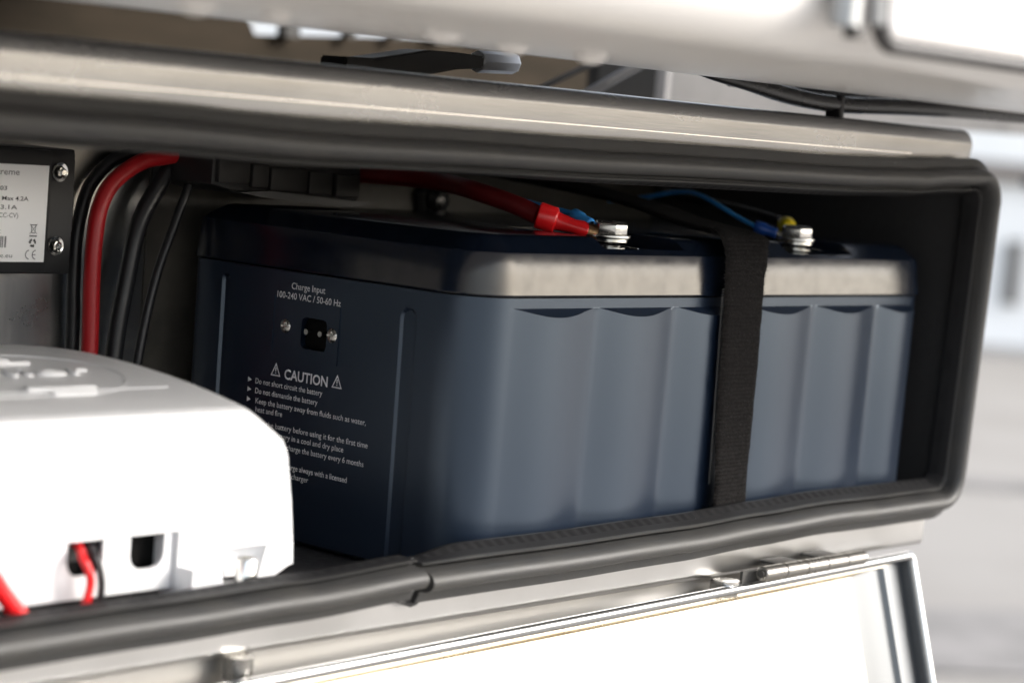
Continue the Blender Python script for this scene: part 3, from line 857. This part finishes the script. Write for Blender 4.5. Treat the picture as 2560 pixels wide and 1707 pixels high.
# bin, bar, recycling arrows, CE
flat_poly('bin_mark', [[(-.1000, .0128), (-.0966, .0128), (-.0966, .0132), (-.1000, .0132)], [(-.0996, .0128), (-.0993, .0128), (-.0989, .0095), (-.0992, .0095)], [(-.0973, .0128), (-.0970, .0128), (-.0974, .0095), (-.0977, .0095)],
                       [(-.0991, .0095), (-.0975, .0095), (-.0975, .0098), (-.0991, .0098)], [(-.1003, .0092), (-.1000, .0092), (-.0963, .0134), (-.0966, .0134)], [(-.0966, .0092), (-.0963, .0092), (-.1000, .0134), (-.1003, .0134)],
                       [(-.1002, .0081), (-.0964, .0081), (-.0964, .0087), (-.1002, .0087)]], INK, G(0), lab)
arr = []
for k in range(3):
    a0 = R_(90+120*k+14); a1 = R_(90+120*k+80); seg = 4
    for q in range(seg):
        b0 = a0+(a1-a0)*q/seg; b1 = a0+(a1-a0)*(q+1)/seg
        arr.append([(-.0984+math.cos(b)*r, .0056+math.sin(b)*r) for b, r in ((b0, .0009), (b1, .0009), (b1, .0018), (b0, .0018))])
    a2 = a1+R_(28)
    arr.append([(-.0984+math.cos(b)*r, .0056+math.sin(b)*r) for b, r in ((a1, .0005), (a1, .0023), (a2, .00135))])
flat_poly('recycling_mark', arr, INKD, G(0), lab)
ce = []
for cx in (-.0998, -.0964):
    for q in range(10):
        b0 = R_(95+17*q); b1 = R_(95+17*(q+1))
        ce.append([(cx+math.cos(b)*r, .0007+math.sin(b)*r) for b, r in ((b0, .0016), (b1, .0016), (b1, .0020), (b0, .0020))])
ce.append([(-.0982, .0005), (-.0966, .0005), (-.0966, .0009), (-.0982, .0009)])
flat_poly('ce_mark', ce, INK, G(0), lab)

# ------------------------------------------------------------------ white charger in the foreground
ch = thing('battery_charger', 'white charger unit with raised lettering in front of the battery', 'charger', (-.22, .09, -.1185))
CX0 = -.37; CF, CBk = .002, .182
def dome(y): return -.031-.009*((y-.092)/.09)**2
stn = [(-.37, -.030), (-.366, -.010), (-.360, 0), (-.30, 0), (-.24, 0), (-.18, 0), (-.1475, 0), (-.1474, 0), (-.125, 0), (-.1205, -.0001), (-.1165, -.0012), (-.1110, -.0045), (-.0994, -.0122), (-.0970, -.0165), (-.0935, -.0340), (-.0912, -.0500), (-.0905, -.0600), (-.0925, -.0618), (-.098, -.0625)]
rings = []; bm = bmesh.new()
for i, (x, dz) in enumerate(stn):
    zb = -.0830 if x < -.14745 else -.1035
    if x > -.1010 and i > 12: zb = -.1035+.0035*smooth01((x+.1010)/.0105)
    ring = []
    ys = [CF, CF, CF+.0006, CF+.0020]+[CF+.004+(CBk-CF-.008)*k/12 for k in range(13)]+[CBk-.002, CBk-.0006, CBk, CBk]
    for k, y in enumerate(ys):
        if k == 0 or k == len(ys)-1: z = zb
        else:
            z = dome(y)+dz
            e = {1: .0024, 2: .0010, 3: .0002, len(ys)-2: .0024, len(ys)-3: .0010, len(ys)-4: .0002}.get(k, 0)
            z -= e; z = max(z, zb)
        ring.append(bm.verts.new((x, y, z)))
    rings.append(ring)
k = len(rings[0])
for a, b in zip(rings, rings[1:]):
    for j in range(k): bm.faces.new((a[j], a[(j+1) % k], b[(j+1) % k], b[j]))
bm.faces.new(rings[0][::-1]); bm.faces.new(rings[-1])
cover = bm_obj('cover', bm, WHITE, ch, ang=28)
cone = lathe_bm([(.0125, .012), (.0060, -.012), (0, -.012)], (-.1165, -.0010, -.1035), (0, 0, 1), 28)
cut(cover, [box_bm((-.1255, CF-.001, -.0829), (-.1145, CF+.0015, -.0824)), cone])
base = box('base', (-.362, CF+.0025, -.1040), (-.1478, CBk-.004, -.0836), WHITE, ch, .0006)
def uslot(x0, x1, z0, z1, y0, y1):
    r = (x1-x0)*.36; pl = [(x0, z1), (x0, z0+r)]
    for q in range(1, 7): a = math.pi/2*q/6; pl.append((x0+r-r*math.cos(a), z0+r-r*math.sin(a)))
    for q in range(0, 7): a = math.pi/2*q/6; pl.append((x1-r+r*math.sin(a), z0+r-r*math.cos(a)))
    pl += [(x1, z1)]
    return prism_bm(pl, y0, y1, 'y')
cut(base, [uslot(-.1953, -.1795, -.0960, -.080, -.01, .0065), uslot(-.1677, -.1520, -.0960, -.080, -.01, .0065),
           box_bm((-.355, .0063, -.1000), (-.1500, .150, -.0780))])
box('slot_shade_panel', (-.352, .0120, -.0998), (-.1502, .0135, -.0790), HOLE, ch)  # dark sheet added to make the slots look shaded inside
for k in range(9): box('grille_fin', (-.197+.0024*k, .0108, -.0920), (-.1958+.0024*k, .0119, -.0860), mat('fin_dark', (.05, .05, .05), .5) if k == 0 else bpy.data.materials['fin_dark'], ch)
prism('mounting_foot', [(-.1470, -.0955), (-.1230, -.1060), (-.1060, -.1060), (-.1060, -.1180), (-.1470, -.1180)], -.006, .012, 'y', WHITE, ch, .0006)
box('mounting_foot', (-.362, .02, -.1183), (-.152, .160, -.1044), BLACKP, ch, .001)
bs = lathe('mounting_screw', [(0, .0110), (.0016, .0110), (.0018, .0142), (.0036, .0142), (.0040, .0136), (.0040, 0), (0, 0)], (-.1165, -.0005, -.1090), CHROME, ch)
# raised lettering, swoosh and rating bars on the top
def H(x0, y0, sl=0): return lambda u, v, w: (x0+u+v*sl, y0+v, dome(y0+v)+(.0011 if w > 0 else -.0006))
text('raised_lettering', 'powerlier', WHITE, H(-.2665, .0492, .10), ch, height=.0096, width=.1150, extr=1)
def bar(name, x0, x1, y0, y1, h=.0012):
    bm = box_bm((x0, y0, -1), (x1, y1, 1))
    for v in bm.verts: v.co.z = dome(v.co.y)+(h if v.co.z > 0 else -.001)
    for v in bm.verts: v.co.x += (v.co.y-y0)*.25
    bevs = bmesh.ops.bevel(bm, geom=bm.edges[:], offset=.0004, segments=2, affect='EDGES')
    bm_obj(name, bm, WHITE, ch)
bar('raised_bar', -.1965, -.1665, .0296, .0336)
bar('raised_bar', -.1895, -.1705, .0238, .0262)
bar('raised_bar', -.230, -.1663, .0685, .0705)
bar('raised_bar', -.240, -.1712, .0745, .0762)
# oval groove line round the lettering and the crease line in front
ov = []
for q in range(0, 61):
    a = math.pi*(q/60)-math.pi/2
    ov.append(Vector((-.175+.036*math.cos(a), .058+.0335*math.sin(a), 0)))
ov = [Vector((-.33, .0245, 0)), Vector((-.26, .0245, 0))]+ov+[Vector((-.26, .0915, 0)), Vector((-.33, .0915, 0))]
for p in ov: p.z = dome(p.y)+.00005
tube('oval_line', ov, .00022, WHITE, ch, seg=8, raw=True)
cr = [Vector((x, .0290, dome(.0290)+.00003)) for x in (-.36, -.30, -.25, -.2, -.15, -.134)]
tube('crease_line', cr, .0002, WHITE, ch, seg=8, raw=True)

tag(tube('red_lead', [(-.262, -.010, -.062), (-.2387, -.0085, -.0855), (-.2315, -.0080, -.0940), (-.2240, -.0080, -.1025), (-.2170, -.0080, -.1110)], .0031, REDB),
    'thick bright red lead at the lower left in front of the white charger', 'cable')
tag(tube('red_lead', [(-.1880, .0115, -.0850), (-.1905, .0045, -.0852), (-.1935, -.0020, -.0880), (-.1924, -.0040, -.0920), (-.1913, -.0040, -.0968), (-.1929, -.0035, -.1045), (-.195, -.001, -.1130)], .0015, REDB),
    'thin red lead curving out of the charger slot beside the black one', 'wire')
tag(tube('black_lead', [(-.1840, .0115, -.0850), (-.1860, .0045, -.0852), (-.1885, -.0015, -.0872), (-.1873, -.0035, -.0920), (-.1864, -.0040, -.0985), (-.1873, -.0035, -.1050), (-.191, -.001, -.1130)], .0014, BLKC),
    'thin black lead curving out of the charger slot beside the red one', 'wire')

# ------------------------------------------------------------------ vehicle body above
vh = thing('camper_body', 'pale vehicle body overhanging the steel box, blurred above it', 'vehicle', (.2, 0, .09))
prof = [(-.250, .60), (-.250, .124)]
for q in range(1, 13):
    a = math.pi/2*q/12; prof.append((-.250+.030*(1-math.cos(a)), .124-.0290*math.sin(a)))
prof += [(-.10, .0955), (-.012, .0975), (-.002, .1000), (0.0, .106), (0.0, .135), (-.20, .135), (-.245, .16), (-.245, .60)]
bm = prism_bm(prof, -2.2, 2.6, 'x'); bm_obj('side_sill', bm, BODY, vh, ang=30)
# door with its gasket and hinge
dpoly = []
def rr(x0, x1, z0, z1, r, n=8):
    p = []
    for cx, cz, a0 in ((x0+r, z0+r, 180), (x1-r, z0+r, 270), (x1-r, z1-r, 0), (x0+r, z1-r, 90)):
        for q in range(n+1): a = R_(a0+90*q/n); p.append((cx+r*math.cos(a), cz+r*math.sin(a)))
    return p
box('door_leaf', (-.1215, -.2560, .1022), (.60, -.2505, .55), PANEL, vh, .004, 4)
gp = [Vector((x, -.2525, z)) for x, z in rr(-.1235, .602, .1005, .552, .008)]
gp.append(gp[0])
tube('door_gasket', gp, .0026, GASK, vh, seg=10, raw=True)
box('hinge_plate', (-.1330, -.2570, .1050), (-.1262, -.2505, .30), mat('hinge_grey', (.30, .31, .32), .3, metal=.7), vh, .0015)
box('hinge_gap', (-.1385, -.2550, .1010), (-.1333, -.2505, .30), GASK, vh)
lathe('hinge_barrel', [(0, 0), (.0045, 0), (.0045, .20), (0, .20)], (-.1425, -.2530, .1040), bpy.data.materials['hinge_grey'], vh)
# underbody parts
um = bmesh.new()
A = [(-1.4, .60, -.05), (.92, .60, -.05), (.92, .60, .145), (.73, .60, .145), (.72, .60, .1396), (.42, .60, .1185), (.40, .60, .150), (-1.4, .60, .18)]
va = [um.verts.new(p) for p in A]; vb = [um.verts.new((x, y+.012, z)) for x, y, z in A]
for i in range(len(A)): um.faces.new((va[i], va[(i+1) % len(A)], vb[(i+1) % len(A)], vb[i]))
um.faces.new(va); um.faces.new(vb[::-1])
bm_obj('underbody_board', um, BROWN, vh, smooth=False)
box('floor_pan', (-2.2, .002, .262), (.38, 1.9, .28), DARKP, vh)  # unseen vehicle floor, its reach cut to set the shade on parts below
box('inner_skirt', (-2.2, .0005, .1075), (2.6, .012, .2615), DARKP, vh)
prism('side_plate', [(.5075, .088), (1.9, .110), (1.9, .20), (.5075, .20)], .300, .304, 'y', GREYP, vh)
box('lit_plate_edge', (.5030, .298, .088), (.5072, .306, .20), BODY, vh)  # white colour stands in for light on the grey plate's edge
box('dark_shield', (.510, .36, .02), (.60, .37, .20), DARKP, vh)
tube('brace_rod', [(.235, .150, .086), (.2425, .150, .0892), (.262, .150, .0980), (.2900, .150, .110)], .0028, GREYP, vh, n=4)
tube('brace_rod', [(.250, .200, .084), (.2660, .200, .0920), (.3180, .200, .112)], .0018, DARKP, vh, n=4)
for (x, y, z, r) in ((-.2625, -.12, .0962, .006), (-.1616, -.12, .0968, .0065), (-.232, -.12, .0952, .004), (-.1059, -.10, .0965, .006), (-.0890, -.12, .0950, .0055)):
    lathe('rivet', [(r, .001), (r, -.0012), (r*.8, -r*.45), (r*.4, -r*.62), (0, -r*.66)], (x, y, z), BODY, vh, seg=20)
for px, wd in ((.440, .014), (.503, .007), (.549, .008), (.596, .016), (.650, .012), (.700, .012)):
    z = .1185+(px-.42)*.0703
    box('floor_bracket', (px, .590, z-.0005), (px+wd, .599, .17), DARKP, vh)
# clamp lever
lv = thing('clamp_lever', 'black lever with a silver round end lying above the steel box', 'lever', (.02, .06, .092))
bm = bmesh.new()
S = [(-.036, .0892, .0022), (-.020, .0893, .0026), (-.004, .0905, .0042), (.012, .0925, .0052), (.030, .0945, .0036), (.047, .0952, .0026)]
rings = [[bm.verts.new((x, .056+yy*.0075, z+zz*h)) for yy, zz in ((-1, -1), (1, -1), (1, 1), (-1, 1))] for x, z, h in S]
for a, b in zip(rings, rings[1:]):
    for j in range(4): bm.faces.new((a[j], a[(j+1) % 4], b[(j+1) % 4], b[j]))
bm.faces.new(rings[0][::-1]); bm.faces.new(rings[-1])
bmesh.ops.bevel(bm, geom=bm.edges[:], offset=.0008, segments=2, affect='EDGES')
bm_obj('arm', bm, BLACKP, lv)
lathe('end_nut', [(0, 0), (.0042, 0), (.0048, .0006), (.0048, .0235), (.0042, .0245), (0, .0245)], (.0500, .056, .0955), mat('bright_nut', (.85, .85, .87), .35, metal=.6), lv, axis=(1, 0, .04), seg=8)
wl = thing('wiring_loom', 'sagging black wiring loom with a cable tie under the vehicle body', 'wiring loom', (.3, 0, .095))
tube('loom', [(.120, .010, .1050), (.1472, .004, .0995), (.1750, .0, .0965), (.1982, 0, .0942), (.2250, 0, .0924), (.2550, 0, .0922), (.3000, 0, .0940), (.3500, 0, .0955), (.4298, 0, .0968), (.60, 0, .0990), (1.2, 0, .1000)],
     lambda t: .0018+.0022*smooth01(t*3.0), CABLEU, wl)
tube('loom', [(.200, .03, .0990), (.2500, .03, .0975), (.3200, .03, .1000), (.45, .03, .1010)], .0030, CABLEU, wl)
box('cable_tie', (.2440, -.0040, .0850), (.2475, .0045, .0962), BLACKP, wl, .0004)
